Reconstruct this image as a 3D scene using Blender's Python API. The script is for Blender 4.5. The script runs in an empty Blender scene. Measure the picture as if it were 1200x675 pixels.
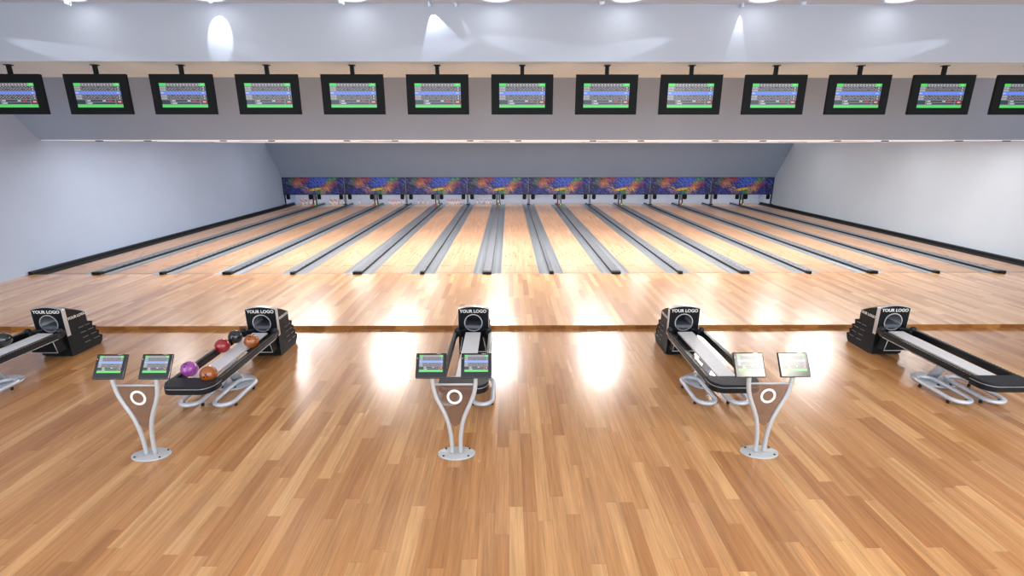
import bpy, bmesh, math, random
from mathutils import Vector, Matrix
random.seed(7)
C = bpy.context.scene.collection
S = bpy.context.scene
R = math.radians
PI = math.pi

# ------------------------------------------------------------------ camera
cam_d = bpy.data.cameras.new('camera')
cam = bpy.data.objects.new('camera', cam_d)
C.objects.link(cam)
cam.location = (0, 0, 3.745)
cam.rotation_euler = (R(90 - 15.9), 0, R(-0.40))
cam_d.sensor_fit = 'VERTICAL'
cam_d.angle_y = R(60)
cam_d.clip_end = 200
S.camera = cam

# ------------------------------------------------------------------ look
S.view_settings.view_transform = 'Standard'
S.view_settings.look = 'None'
S.view_settings.gamma = 1
S.view_settings.use_curve_mapping = False
S.view_settings.exposure = 0.12
try:
    S.cycles.use_denoising = True
    S.cycles.max_bounces = 8
    S.cycles.diffuse_bounces = 5
    S.cycles.sample_clamp_indirect = 6
    S.cycles.caustics_reflective = False
    S.cycles.caustics_refractive = False
except Exception:
    pass

# ------------------------------------------------------------------ world (cool fill entering the hall's rear, left open for it)
w = bpy.data.worlds.new('rear_fill')
S.world = w
w.use_nodes = True
bg = w.node_tree.nodes['Background']
bg.inputs[0].default_value = (0.86, 0.93, 1.0, 1)
bg.inputs[1].default_value = 3.2

# light strengths, tuned here (fixtures, added fill lights and a glowing ceiling)
LAMP_LANE_FRONT = 240    # downlights over the lanes, first row
LAMP_LANE_MID = 85
LAMP_LANE_BACK = 48
FILL_CONCOURSE = 12      # unseen fill lights added in the high ceiling
LAMP_GLARE = 360         # the one warm ceiling lamp behind the camera that glares on a console
CEIL_FILL = 0.38           # fill glow added to the ceiling over the lanes
COOL = (0.86, 0.93, 1.0)

# ------------------------------------------------------------------ key dimensions
PITCH = 1.92
def gx(i): return -0.643 + PITCH * (i - 8)          # centre of lane division i (1..17)
Z_L = 0.085                                        # height of approach and lanes
Y_STEP, Y_FOUL, Y_END, Y_BACK = 9.955, 14.40, 33.2, 33.6
XL, XR = -14.15, 16.72
Y_REAR = -1.6  # hall ends open here so the world fill gets in
Y_MASK = 31.9

# ------------------------------------------------------------------ materials
def mat(name, col=(0.5, 0.5, 0.5), rough=0.5, metal=0.0, spec=0.5, emit=None, es=1.0, coat=0.0, alpha=1.0, bump=None):
    m = bpy.data.materials.new(name); m.use_nodes = True
    nt = m.node_tree; b = nt.nodes['Principled BSDF']
    b.inputs['Base Color'].default_value = (*col, 1)
    b.inputs['Roughness'].default_value = rough
    b.inputs['Metallic'].default_value = metal
    b.inputs['Specular IOR Level'].default_value = spec
    b.inputs['Coat Weight'].default_value = coat
    b.inputs['Coat Roughness'].default_value = 0.06
    b.inputs['Alpha'].default_value = alpha
    if emit:
        b.inputs['Emission Color'].default_value = (*emit, 1)
        b.inputs['Emission Strength'].default_value = es
    if bump is not None:
        # fine unevenness of the finish: roughness and tone vary slightly
        tc = nt.nodes.new('ShaderNodeTexCoord'); n = nt.nodes.new('ShaderNodeTexNoise')
        n.inputs['Scale'].default_value = bump; n.inputs['Detail'].default_value = 4
        nt.links.new(tc.outputs['Object'], n.inputs['Vector'])
        mr = nt.nodes.new('ShaderNodeMapRange')
        mr.inputs[3].default_value = max(0, rough - 0.06); mr.inputs[4].default_value = min(1, rough + 0.08)
        nt.links.new(n.outputs['Fac'], mr.inputs[0]); nt.links.new(mr.outputs[0], b.inputs['Roughness'])
        mx = nt.nodes.new('ShaderNodeMix'); mx.data_type = 'RGBA'
        mx.inputs[6].default_value = (*[c * 0.93 for c in col], 1); mx.inputs[7].default_value = (*[min(1, c * 1.06) for c in col], 1)
        nt.links.new(n.outputs['Fac'], mx.inputs[0]); nt.links.new(mx.outputs[2], b.inputs['Base Color'])
    return m

def srgb(r, g, b):
    f = lambda c: c / 12.92 if c <= 0.04045 else ((c + 0.055) / 1.055) ** 2.4
    return (f(r / 255), f(g / 255), f(b / 255))

def wood(name, cols, pw, pl, rough=0.28, grain=0.25, spec=0.5, patch=0.0, coat=0.0):
    m = bpy.data.materials.new(name); m.use_nodes = True
    nt = m.node_tree; N = nt.nodes; L = nt.links; b = N['Principled BSDF']
    geo = N.new('ShaderNodeNewGeometry'); sep = N.new('ShaderNodeSeparateXYZ'); L.new(geo.outputs['Position'], sep.inputs[0])
    def M(op, a, bb=None, c=None):
        n = N.new('ShaderNodeMath'); n.operation = op
        for k, v in enumerate((a, bb, c)):
            if v is None: continue
            if isinstance(v, (int, float)): n.inputs[k].default_value = v
            else: L.new(v, n.inputs[k])
        return n.outputs[0]
    X, Y = sep.outputs['X'], sep.outputs['Y']
    col = M('FLOOR', M('DIVIDE', X, pw))
    wn = N.new('ShaderNodeTexWhiteNoise'); wn.noise_dimensions = '1D'; L.new(col, wn.inputs['W'])
    yy = M('ADD', M('DIVIDE', Y, pl), M('MULTIPLY', wn.outputs['Value'], 13.7))
    row = M('FLOOR', yy)
    cv = N.new('ShaderNodeCombineXYZ'); L.new(col, cv.inputs[0]); L.new(row, cv.inputs[1])
    wn2 = N.new('ShaderNodeTexWhiteNoise'); wn2.noise_dimensions = '2D'; L.new(cv.outputs[0], wn2.inputs['Vector'])
    ramp = N.new('ShaderNodeValToRGB'); e = ramp.color_ramp.elements
    e[0].position = 0; e[0].color = (*cols[0], 1); e[1].position = 1; e[1].color = (*cols[-1], 1)
    for k, c in enumerate(cols[1:-1]):
        q = e.new((k + 1) / (len(cols) - 1)); q.color = (*c, 1)
    L.new(wn2.outputs['Value'], ramp.inputs[0])
    gv = N.new('ShaderNodeCombineXYZ')
    L.new(M('MULTIPLY', X, 70), gv.inputs[0]); L.new(M('MULTIPLY', Y, 2.2), gv.inputs[1]); L.new(M('MULTIPLY', wn2.outputs['Value'], 40), gv.inputs[2])
    no = N.new('ShaderNodeTexNoise'); no.inputs['Scale'].default_value = 1.0; no.inputs['Detail'].default_value = 5; no.inputs['Roughness'].default_value = 0.62
    L.new(gv.outputs[0], no.inputs['Vector'])
    gv2 = N.new('ShaderNodeCombineXYZ')
    L.new(M('MULTIPLY', X, 14), gv2.inputs[0]); L.new(M('MULTIPLY', Y, 0.7), gv2.inputs[1]); L.new(M('MULTIPLY', wn2.outputs['Value'], 90), gv2.inputs[2])
    no2 = N.new('ShaderNodeTexNoise'); no2.inputs['Scale'].default_value = 1.0; no2.inputs['Detail'].default_value = 3
    L.new(gv2.outputs[0], no2.inputs['Vector'])
    g = M('ADD', M('MULTIPLY', M('SUBTRACT', no.outputs['Fac'], 0.5), grain * 2.2), M('MULTIPLY', M('SUBTRACT', no2.outputs['Fac'], 0.5), grain * 2.0))
    if patch:
        no3 = N.new('ShaderNodeTexNoise'); no3.inputs['Scale'].default_value = 0.35; L.new(geo.outputs['Position'], no3.inputs['Vector'])
        g = M('ADD', g, M('MULTIPLY', M('SUBTRACT', no3.outputs['Fac'], 0.5), patch))
    f = M('ADD', g, 1.0)
    fx = M('FRACT', M('DIVIDE', X, pw)); fy = M('FRACT', yy)
    gap = M('MULTIPLY', M('GREATER_THAN', fx, 0.03), M('GREATER_THAN', fy, 0.004))
    f = M('MULTIPLY', f, M('ADD', M('MULTIPLY', gap, 0.16), 0.84))
    mul = N.new('ShaderNodeVectorMath'); mul.operation = 'SCALE'
    L.new(ramp.outputs[0], mul.inputs[0]); L.new(f, mul.inputs[3])
    L.new(mul.outputs[0], b.inputs['Base Color'])
    b.inputs['Specular IOR Level'].default_value = spec
    b.inputs['Coat Weight'].default_value = coat; b.inputs['Coat Roughness'].default_value = 0.22
    L.new(M('ADD', M('MULTIPLY', no2.outputs['Fac'], 0.12), rough - 0.06), b.inputs['Roughness'])
    bp = N.new('ShaderNodeBump'); bp.inputs['Strength'].default_value = 0.05; bp.inputs['Distance'].default_value = 0.01
    L.new(f, bp.inputs['Height']); L.new(bp.outputs[0], b.inputs['Normal'])
    return m

W_FLOOR = wood('wood_concourse', [srgb(160, 108, 62), srgb(174, 122, 74), srgb(180, 129, 80), srgb(186, 136, 87), srgb(201, 154, 102)], 0.15, 1.5, 0.25, 0.42, 0.6, coat=0.5)
W_APPR_LIT = wood('wood_approach_lit', [srgb(178, 124, 78), srgb(200, 148, 96), srgb(211, 161, 108), srgb(225, 181, 128)], 0.13, 1.5, 0.25, 0.22, 0.6, coat=0.5)  # concourse wood again, its stronger light put into lighter colours
W_LANE = wood('wood_lane', [srgb(172, 132, 102), srgb(184, 145, 114), srgb(196, 158, 127)], 0.055, 1.1, 0.30, 0.12, 0.4)
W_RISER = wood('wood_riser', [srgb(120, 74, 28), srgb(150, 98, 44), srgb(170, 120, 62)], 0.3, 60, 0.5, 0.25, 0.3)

WALL_L = mat('paint_blue_grey', srgb(166, 182, 207), 0.7, spec=0.2, bump=0.6)
WALL_R = mat('paint_warm_white', srgb(190, 201, 213), 0.7, spec=0.2, bump=0.6)
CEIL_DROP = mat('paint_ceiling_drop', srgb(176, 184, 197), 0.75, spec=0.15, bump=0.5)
LOWBAND = mat('paint_low_band', srgb(214, 234, 253), 0.75, spec=0.15, bump=0.5)
CEIL = mat('paint_ceiling', srgb(205, 211, 222), 0.75, spec=0.15, bump=0.5)
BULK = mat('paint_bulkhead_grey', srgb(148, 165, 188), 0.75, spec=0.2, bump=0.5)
CEIL_LOW = mat('paint_low_ceiling', srgb(212, 228, 247), 0.7, spec=0.2, bump=0.5)
BACKW = mat('curtain_grey', srgb(205, 210, 222), 0.8, spec=0.1, bump=4)
BLACK = mat('black_plastic', (0.007, 0.008, 0.010), 0.34, spec=0.2, bump=30)
PANEL = mat('panel_black_gloss', (0.006, 0.007, 0.008), 0.16, spec=0.5)
BLACKM = mat('black_matt', (0.006, 0.008, 0.009), 0.6, spec=0.15, bump=30)
CHAR = mat('charcoal_plastic', (0.018, 0.020, 0.025), 0.45, spec=0.25, bump=25)
HOOD = mat('hood_black', (0.004, 0.005, 0.006), 0.45, spec=0.15, bump=20)
HOODS = mat('hood_side_charcoal', (0.009, 0.011, 0.014), 0.5, spec=0.2, bump=20)
SILVER = mat('silver_trim', srgb(190, 192, 196), 0.3, 0.5, bump=30)
WHITEB = mat('white_board', srgb(212, 214, 218), 0.45, bump=12)
TUBE = mat('light_grey_tube', srgb(178, 180, 182), 0.38, 0.15, bump=20)
TUBEB = mat('bluish_grey_tube', srgb(190, 196, 206), 0.32, 0.2, bump=20)
LINER = mat('port_liner_grey', srgb(100, 103, 110), 0.4, 0.4, bump=12)
TXT = mat('white_lettering', srgb(225, 225, 225), 0.5, bump=40)
GUT = mat('gutter_grey', srgb(122, 130, 138), 0.38, 0.35, bump=2.5)
GUTD = mat('edge_gutter_black', (0.010, 0.011, 0.013), 0.5, 0.0, spec=0.25, bump=3)
CAPM = mat('division_cap_grey', srgb(112, 117, 126), 0.35, 0.35, bump=2.5)
CAP_SHADE = mat('division_side_shade', srgb(26, 28, 33), 0.5, 0.0, spec=0.3, bump=3)  # shade of the divider's unlit sides put into the colour
DOT = mat('lane_marker_dark', srgb(60, 50, 42), 0.5, bump=50)
CEIL_GLOW = mat('ceiling_fill_glow', (0.85, 0.87, 0.9), 0.7, emit=(0.90, 0.95, 1.0), es=CEIL_FILL, bump=0.5)  # glow added as fill; the ceiling itself is no lamp
DARK = mat('dark_void', (0.02, 0.02, 0.022), 0.8, bump=5)
POSTM = mat('post_grey', srgb(110, 112, 118), 0.4, 0.3, bump=20)
RED = mat('signal_red', srgb(220, 20, 20), 0.4, emit=(0.8, 0.01, 0.01), es=0.6)
GRN = mat('signal_green', srgb(150, 220, 30), 0.4, emit=(0.3, 0.75, 0.02), es=0.6)
LED = mat('lamp_diffuser', (0.9, 0.9, 0.9), 0.5, emit=(1, 0.98, 0.95), es=4.0)
PINW = mat('pin_white', srgb(225, 222, 222), 0.3, coat=0.3, bump=15)
PINR = mat('pin_red', srgb(190, 40, 45), 0.3, bump=15)

def emat(name, c, es=1.0):
    return mat(name, (0.01, 0.01, 0.01), 0.22, emit=srgb(*c), es=es)
SC = {k: emat('screen_' + k, v) for k, v in dict(bg=(118, 118, 124), green=(72, 208, 92), blue=(92, 128, 235), cell=(34, 36, 46), lite=(185, 186, 190),
      navy=(38, 50, 66), red=(165, 28, 34), maroon=(112, 30, 40)).items()}
SP = {k: emat('panel_' + k, v) for k, v in dict(bg=(150, 148, 150), green=(96, 224, 104), blue=(140, 170, 244), cell=(70, 70, 80), lite=(200, 198, 200),
      navy=(52, 60, 72), red=(150, 70, 74), maroon=(130, 56, 62)).items()}

def dashes():
    m = mat('dashed_edge_strip', srgb(112, 115, 122), 0.4, 0.3); nt = m.node_tree; N = nt.nodes; L = nt.links
    tc = N.new('ShaderNodeTexCoord'); sp = N.new('ShaderNodeSeparateXYZ'); L.new(tc.outputs['Object'], sp.inputs[0])
    d = N.new('ShaderNodeMath'); d.operation = 'MULTIPLY'; d.inputs[1].default_value = 3.6; L.new(sp.outputs['Y'], d.inputs[0])
    f = N.new('ShaderNodeMath'); f.operation = 'FRACT'; L.new(d.outputs[0], f.inputs[0])
    g = N.new('ShaderNodeMath'); g.operation = 'GREATER_THAN'; g.inputs[1].default_value = 0.5; L.new(f.outputs[0], g.inputs[0])
    x = N.new('ShaderNodeMix'); x.data_type = 'RGBA'; x.inputs[6].default_value = (0.01, 0.01, 0.012, 1); x.inputs[7].default_value = (0.3, 0.31, 0.33, 1)
    L.new(g.outputs[0], x.inputs[0]); L.new(x.outputs[2], N['Principled BSDF'].inputs['Base Color']); return m
DASH = dashes()

def glassy(name):
    m = bpy.data.materials.new(name); m.use_nodes = True
    nt = m.node_tree; b = nt.nodes['Principled BSDF']
    b.inputs['Base Color'].default_value = (*srgb(112, 84, 70), 1); b.inputs['Roughness'].default_value = 0.15
    b.inputs['Alpha'].default_value = 0.72
    no = nt.nodes.new('ShaderNodeTexNoise'); no.inputs['Scale'].default_value = 9
    mr = nt.nodes.new('ShaderNodeMapRange'); mr.inputs[3].default_value = 0.48; mr.inputs[4].default_value = 0.56
    nt.links.new(no.outputs['Fac'], mr.inputs[0]); nt.links.new(mr.outputs[0], b.inputs['Alpha'])
    return m
PLATE = glassy('smoked_brown_acrylic')

def art():
    """abstract streaks of paint: blue ground, red and orange flares, green flecks; printed artwork on one masking unit"""
    m = bpy.data.materials.new('abstract_artwork'); m.use_nodes = True
    nt = m.node_tree; N = nt.nodes; L = nt.links; b = N['Principled BSDF']
    tc = N.new('ShaderNodeTexCoord')
    def noise(scale, sx, sz, rot, detail=4, dist=0.6, off=0):
        mp = N.new('ShaderNodeMapping'); mp.inputs['Rotation'].default_value = (0, rot, 0); mp.inputs['Location'].default_value = (off, 0, off)
        mp2 = N.new('ShaderNodeMapping'); mp2.inputs['Scale'].default_value = (sx, 1, sz)
        L.new(tc.outputs['Object'], mp.inputs[0]); L.new(mp.outputs[0], mp2.inputs[0])
        n = N.new('ShaderNodeTexNoise'); n.inputs['Scale'].default_value = scale; n.inputs['Detail'].default_value = detail
        n.inputs['Distortion'].default_value = dist; L.new(mp2.outputs[0], n.inputs['Vector'])
        return n.outputs['Fac']
    def ramp(src, stops):
        r = N.new('ShaderNodeValToRGB'); e = r.color_ramp.elements
        e[0].position, e[0].color = stops[0][0], (*stops[0][1], 1); e[1].position, e[1].color = stops[-1][0], (*stops[-1][1], 1)
        for p, c in stops[1:-1]:
            q = e.new(p); q.color = (*c, 1)
        L.new(src, r.inputs[0]); return r.outputs[0]
    def mix(f, a, bb):
        n = N.new('ShaderNodeMix'); n.data_type = 'RGBA'; L.new(f, n.inputs[0]); L.new(a, n.inputs[6])
        if isinstance(bb, tuple): n.inputs[7].default_value = (*bb, 1)
        else: L.new(bb, n.inputs[7])
        return n.outputs[2]
    def blob(cx, cz, rx, rz, rot=0.0):
        mp = N.new('ShaderNodeMapping'); mp.vector_type = 'TEXTURE'
        mp.inputs['Location'].default_value = (cx, 0, cz); mp.inputs['Rotation'].default_value = (0, rot, 0); mp.inputs['Scale'].default_value = (rx, 4, rz)
        L.new(tc.outputs['Object'], mp.inputs[0])
        g = N.new('ShaderNodeTexGradient'); g.gradient_type = 'SPHERICAL'; L.new(mp.outputs[0], g.inputs[0]); return g.outputs['Fac']
    def mul(a, bb, k=1.0):
        n = N.new('ShaderNodeMath'); n.operation = 'MULTIPLY'; L.new(a, n.inputs[0]); L.new(bb, n.inputs[1])
        n2 = N.new('ShaderNodeMath'); n2.operation = 'MULTIPLY'; n2.use_clamp = True; L.new(n.outputs[0], n2.inputs[0]); n2.inputs[1].default_value = k
        return n2.outputs[0]
    K0, K1 = (0, 0, 0), (1, 1, 1)
    st = noise(1.0, 2.2, 15.0, -0.75, 6)            # long strokes rising to the right
    base = ramp(st, [(0.38, (0.008, 0.006, 0.02)), (0.48, srgb(22, 26, 92)), (0.58, srgb(34, 50, 165)), (0.72, srgb(72, 104, 220))])
    st2 = ramp(noise(1.0, 3.4, 24.0, -0.7, 5, 0.8, 3.1), [(0.42, K0), (0.55, K1)])
    st3 = ramp(noise(1.0, 4.2, 26.0, -0.8, 5, 0.9, 7.7), [(0.45, K0), (0.54, K1)])
    st4 = ramp(noise(1.0, 4.0, 22.0, -0.5, 5, 0.9, 11.3), [(0.46, K0), (0.56, K1)])
    blue = blob(0.25, 0.3, 1.0, 0.62); c = mix(mul(blue, st2, 1.9), base, srgb(70, 112, 232))
    blk = blob(-1.75, 0.1, 0.55, 1.1); c = mix(mul(blk, st3, 1.5), c, (0.01, 0.008, 0.02))
    c = mix(mul(blob(1.75, -0.3, 0.6, 0.5), st2, 1.6), c, srgb(34, 26, 72))
    c = mix(mul(blob(1.15, 0.42, 0.7, 0.22, -0.7), st3, 4), c, srgb(70, 150, 60))
    c = mix(mul(blob(-1.25, 0.34, 0.55, 0.3, -0.5), st2, 2.0), c, srgb(70, 120, 60))
    c = mix(mul(blob(0.35, -0.33, 0.5, 0.25, -0.5), st3, 2.6), c, srgb(70, 140, 80))
    c = mix(mul(blob(-0.80, 0.36, 0.75, 0.36, -0.4), st2, 2.6), c, srgb(164, 56, 26))
    c = mix(mul(blob(0.85, 0.02, 0.75, 0.26, -0.3), st4, 3.0), c, srgb(184, 62, 26))
    c = mix(mul(blob(-1.05, 0.14, 0.42, 0.3, -0.6), st3, 1.3), c, srgb(214, 150, 76))
    c = mix(mul(blob(0.75, -0.18, 0.6, 0.34, -0.8), st2, 1.3), c, srgb(216, 152, 84))
    c = mix(mul(blob(-0.55, -0.22, 0.6, 0.3, 0.6), st4, 1.5), c, srgb(190, 150, 120))
    c = mix(mul(blob(0.05, -0.20, 0.42, 0.09, -0.15), ramp(st, [(0.2, K1), (0.9, K1)]), 4), c, srgb(226, 190, 40))
    st6 = ramp(noise(1.0, 5.0, 30.0, -0.78, 3, 0.5, 21.3), [(0.50, K0), (0.60, (0.75, 0.75, 0.75))])
    c = mix(st6, c, (0.012, 0.010, 0.03))
    st7 = ramp(noise(1.0, 4.0, 30.0, -0.62, 3, 0.5, 31.3), [(0.60, K0), (0.68, (0.7, 0.7, 0.7))])
    c = mix(st7, c, srgb(150, 165, 215))
    L.new(c, b.inputs['Base Color']); b.inputs['Roughness'].default_value = 0.5
    return m
ART = art()

# ------------------------------------------------------------------ mesh helpers
class MB:
    """collects shapes in one bmesh; each shape may take its own material"""
    def __init__(s): s.bm = bmesh.new(); s.mats = []
    def mi(s, m):
        if m not in s.mats: s.mats.append(m)
        return s.mats.index(m)
    def _fin(s, faces, m, smooth=False):
        k = s.mi(m)
        for f in faces: f.material_index = k; f.smooth = smooth
    def box(s, c, d, m, bev=0.0, M=None, seg=2):
        r = bmesh.ops.create_cube(s.bm, size=1.0)
        vs = r['verts']
        for v in vs: v.co = Vector((v.co.x * d[0], v.co.y * d[1], v.co.z * d[2]))
        fs = set(f for v in vs for f in v.link_faces)
        if bev:
            es = list(set(e for v in vs for e in v.link_edges))
            rr = bmesh.ops.bevel(s.bm, geom=es, offset=bev, segments=seg, affect='EDGES', profile=0.5)
            vs = set(v for f in rr['faces'] for v in f.verts) | set(v for v in vs if v.is_valid)
            fs = set(f for v in vs for f in v.link_faces)
        for v in vs:
            if M is not None: v.co = M @ v.co
            v.co += Vector(c)
        s._fin(fs, m, False)
    def poly(s, pts, m):
        vs = [s.bm.verts.new(p) for p in pts]
        f = s.bm.faces.new(vs); s._fin([f], m); return f
    def prism(s, pts, axis, a, b, m, smooth=False):
        """closed polygon pts (2D) extruded along axis from a to b"""
        def P(p, t):
            return {'x': (t, p[0], p[1]), 'y': (p[0], t, p[1]), 'z': (p[0], p[1], t)}[axis]
        A = [s.bm.verts.new(P(p, a)) for p in pts]; B = [s.bm.verts.new(P(p, b)) for p in pts]
        n = len(pts); fs = [s.bm.faces.new(A), s.bm.faces.new(B[::-1])]
        s._fin(fs, m)
        sd = [s.bm.faces.new((A[i], B[i], B[(i + 1) % n], A[(i + 1) % n])) for i in range(n)]
        s._fin(sd, m, smooth)
    def sweep(s, path, prof, m, closed=False, up=Vector((0, 0, 1)), smooth=False, cap=True):
        """2D profile (u across, v up) swept along path"""
        path = [Vector(p) for p in path]; n = len(path); rings = []
        for i, p in enumerate(path):
            a = path[(i - 1) % n] if (closed or i) else p
            b = path[(i + 1) % n] if (closed or i < n - 1) else p
            t = (b - a).normalized(); sd = t.cross(up).normalized(); u = sd.cross(t).normalized()
            k = 1.0
            if 0 < i < n - 1 or closed:
                d1 = (p - a).normalized(); d2 = (b - p).normalized()
                k = 1.0 / max(0.6, math.sqrt(max(0, (1 + d1.dot(d2)) / 2)))
            rings.append([s.bm.verts.new(p + sd * q[0] * k + u * q[1]) for q in prof])
        q = len(prof); fs = []
        for i in range(n if closed else n - 1):
            A, B = rings[i], rings[(i + 1) % n]
            for j in range(q):
                fs.append(s.bm.faces.new((A[j], A[(j + 1) % q], B[(j + 1) % q], B[j])))
        s._fin(fs, m, smooth)
        if cap and not closed:
            s._fin([s.bm.faces.new(rings[0][::-1]), s.bm.faces.new(rings[-1])], m)
    def tube(s, path, r, m, closed=False, seg=12, up=Vector((0, 0, 1))):
        s.sweep(path, [(r * math.cos(2 * PI * k / seg), r * math.sin(2 * PI * k / seg)) for k in range(seg)], m, closed, up, True)
    def lathe(s, prof, m, c=(0, 0, 0), seg=24, M=None, mats=None, smooth=True):
        rings = []
        for r, z in prof:
            if r < 1e-6: rings.append([s.bm.verts.new((0, 0, z))])
            else: rings.append([s.bm.verts.new((r * math.cos(2 * PI * k / seg), r * math.sin(2 * PI * k / seg), z)) for k in range(seg)])
        for i in range(len(rings) - 1):
            A, B = rings[i], rings[i + 1]; fs = []
            for k in range(seg):
                k2 = (k + 1) % seg
                if len(A) == 1 and len(B) == 1: continue
                if len(A) == 1: fs.append(s.bm.faces.new((A[0], B[k2], B[k])))
                elif len(B) == 1: fs.append(s.bm.faces.new((A[k], A[k2], B[0])))
                else: fs.append(s.bm.faces.new((A[k], A[k2], B[k2], B[k])))
            s._fin(fs, mats[i] if mats else m, smooth)
        for ring in rings:
            for v in ring:
                if M is not None: v.co = M @ v.co
                v.co += Vector(c)
    def ball(s, c, r, m, seg=24):
        n = seg // 2
        s.lathe([(r * math.sin(PI * i / n), -r * math.cos(PI * i / n)) for i in range(n + 1)], m, c, seg)
    def mesh(s, name):
        bmesh.ops.recalc_face_normals(s.bm, faces=s.bm.faces)
        me = bpy.data.meshes.new(name); s.bm.to_mesh(me); s.bm.free()
        for m in s.mats: me.materials.append(m)
        return me
    def build(s, name, parent=None):
        return link(name, s.mesh(name), parent)

def link(name, me, parent=None):
    o = bpy.data.objects.new(name, me); C.objects.link(o)
    if parent: o.parent = parent
    return o
def tag(o, label=None, cat=None, group=None, kind=None):
    if label: o['label'] = label
    if cat: o['category'] = cat
    if group: o['group'] = group
    if kind: o['kind'] = kind
    return o
def empty(name, loc=(0, 0, 0), rz=0):
    o = bpy.data.objects.new(name, None); C.objects.link(o); o.location = loc; o.rotation_euler.z = rz
    o.empty_display_size = 0.1
    return o
def copy_tree(o, parent=None):
    c = o.copy(); C.objects.link(c)
    if parent: c.parent = parent
    for ch in list(o.children): copy_tree(ch, c)
    return c
def struct(mb, name):
    o = mb.build(name); o['kind'] = 'structure'; return o
def text_mesh(body, size, m, extrude=0.002, offset=0.0, sx=1.0):
    cu = bpy.data.curves.new('lettering', 'FONT'); cu.body = body; cu.size = size; cu.extrude = extrude
    cu.align_x = 'CENTER'; cu.align_y = 'CENTER'; cu.offset = offset; cu.resolution_u = 3
    o = bpy.data.objects.new('lettering_source', cu); C.objects.link(o)
    dg = bpy.context.evaluated_depsgraph_get()
    me = bpy.data.meshes.new_from_object(o.evaluated_get(dg))
    bpy.data.objects.remove(o); bpy.data.curves.remove(cu)
    me.transform(Matrix.Diagonal((sx, 1, 1, 1)))
    me.materials.clear(); me.materials.append(m)
    return me

# ------------------------------------------------------------------ the hall
m = MB(); m.box(((XL + XR) / 2, (Y_REAR + Y_STEP) / 2, -0.1), (XR - XL + 0.4, Y_STEP - Y_REAR, 0.2), W_FLOOR); struct(m, 'floor')
m = MB(); x0, x1 = XL - 0.2, XR + 0.2
m.poly([(x0, Y_STEP, Z_L), (x1, Y_STEP, Z_L), (x1, Y_FOUL, Z_L), (x0, Y_FOUL, Z_L)], W_APPR_LIT)
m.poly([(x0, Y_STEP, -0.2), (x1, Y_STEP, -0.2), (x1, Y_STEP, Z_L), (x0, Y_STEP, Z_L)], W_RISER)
m.poly([(x0, Y_FOUL, -0.2), (x1, Y_FOUL, -0.2), (x1, Y_FOUL, Z_L), (x0, Y_FOUL, Z_L)], W_APPR_LIT)
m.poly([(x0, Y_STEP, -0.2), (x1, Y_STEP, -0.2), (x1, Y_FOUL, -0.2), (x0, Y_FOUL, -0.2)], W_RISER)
struct(m, 'floor_approach')
m = MB(); m.box(((XL + XR) / 2, (Y_FOUL + 35) / 2, -0.18), (XR - XL + 0.4, 35 - Y_FOUL, 0.1), DARK); struct(m, 'floor_under_lanes')
m = MB(); m.box((XL - 0.1, (Y_REAR + 35) / 2, 3.3), (0.2, 35 - Y_REAR, 7.0), WALL_L); struct(m, 'wall_left')
m = MB(); m.box((XR + 0.1, (Y_REAR + 35) / 2, 3.3), (0.2, 35 - Y_REAR, 7.0), WALL_R); struct(m, 'wall_right')
m = MB(); m.box(((XL + XR) / 2, Y_BACK + 0.1, 2.0), (XR - XL, 0.2, 4.4), BACKW); struct(m, 'wall_back')
Y_F, Z_HI, Z_MID, Z_LO = 11.71, 6.62, 5.5, 3.90
m = MB(); m.box(((XL + XR) / 2, (Y_REAR + Y_F + 0.1) / 2, Z_HI + 0.08), (XR - XL + 0.4, Y_F - Y_REAR + 0.1, 0.16), CEIL); struct(m, 'ceiling')
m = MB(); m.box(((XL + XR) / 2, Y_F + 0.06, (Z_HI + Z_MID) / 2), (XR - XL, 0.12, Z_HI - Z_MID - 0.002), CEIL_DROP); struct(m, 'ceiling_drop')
m = MB(); m.box(((XL + XR) / 2, (Y_F + 14.6) / 2, Z_MID + 0.048), (XR - XL, 14.6 - Y_F - 0.002, 0.1), LOWBAND); struct(m, 'ceiling_low')
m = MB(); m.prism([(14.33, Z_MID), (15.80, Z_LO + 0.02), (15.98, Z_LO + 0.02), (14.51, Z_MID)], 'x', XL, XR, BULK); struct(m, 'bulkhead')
m = MB(); m.box(((XL + XR) / 2, (15.85 + 30.4) / 2, Z_LO + 0.06), (XR - XL, 30.4 - 15.85, 0.1), CEIL_GLOW); struct(m, 'ceiling_over_lanes')
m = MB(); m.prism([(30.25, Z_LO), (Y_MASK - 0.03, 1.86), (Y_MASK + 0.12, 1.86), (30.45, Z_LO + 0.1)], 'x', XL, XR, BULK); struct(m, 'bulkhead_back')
m = MB(); m.box(((XL + XR) / 2, (Y_MASK + Y_BACK) / 2 + 0.05, 1.95), (XR - XL, Y_BACK - Y_MASK, 0.12), BACKW); struct(m, 'ceiling_pin_deck')

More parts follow.
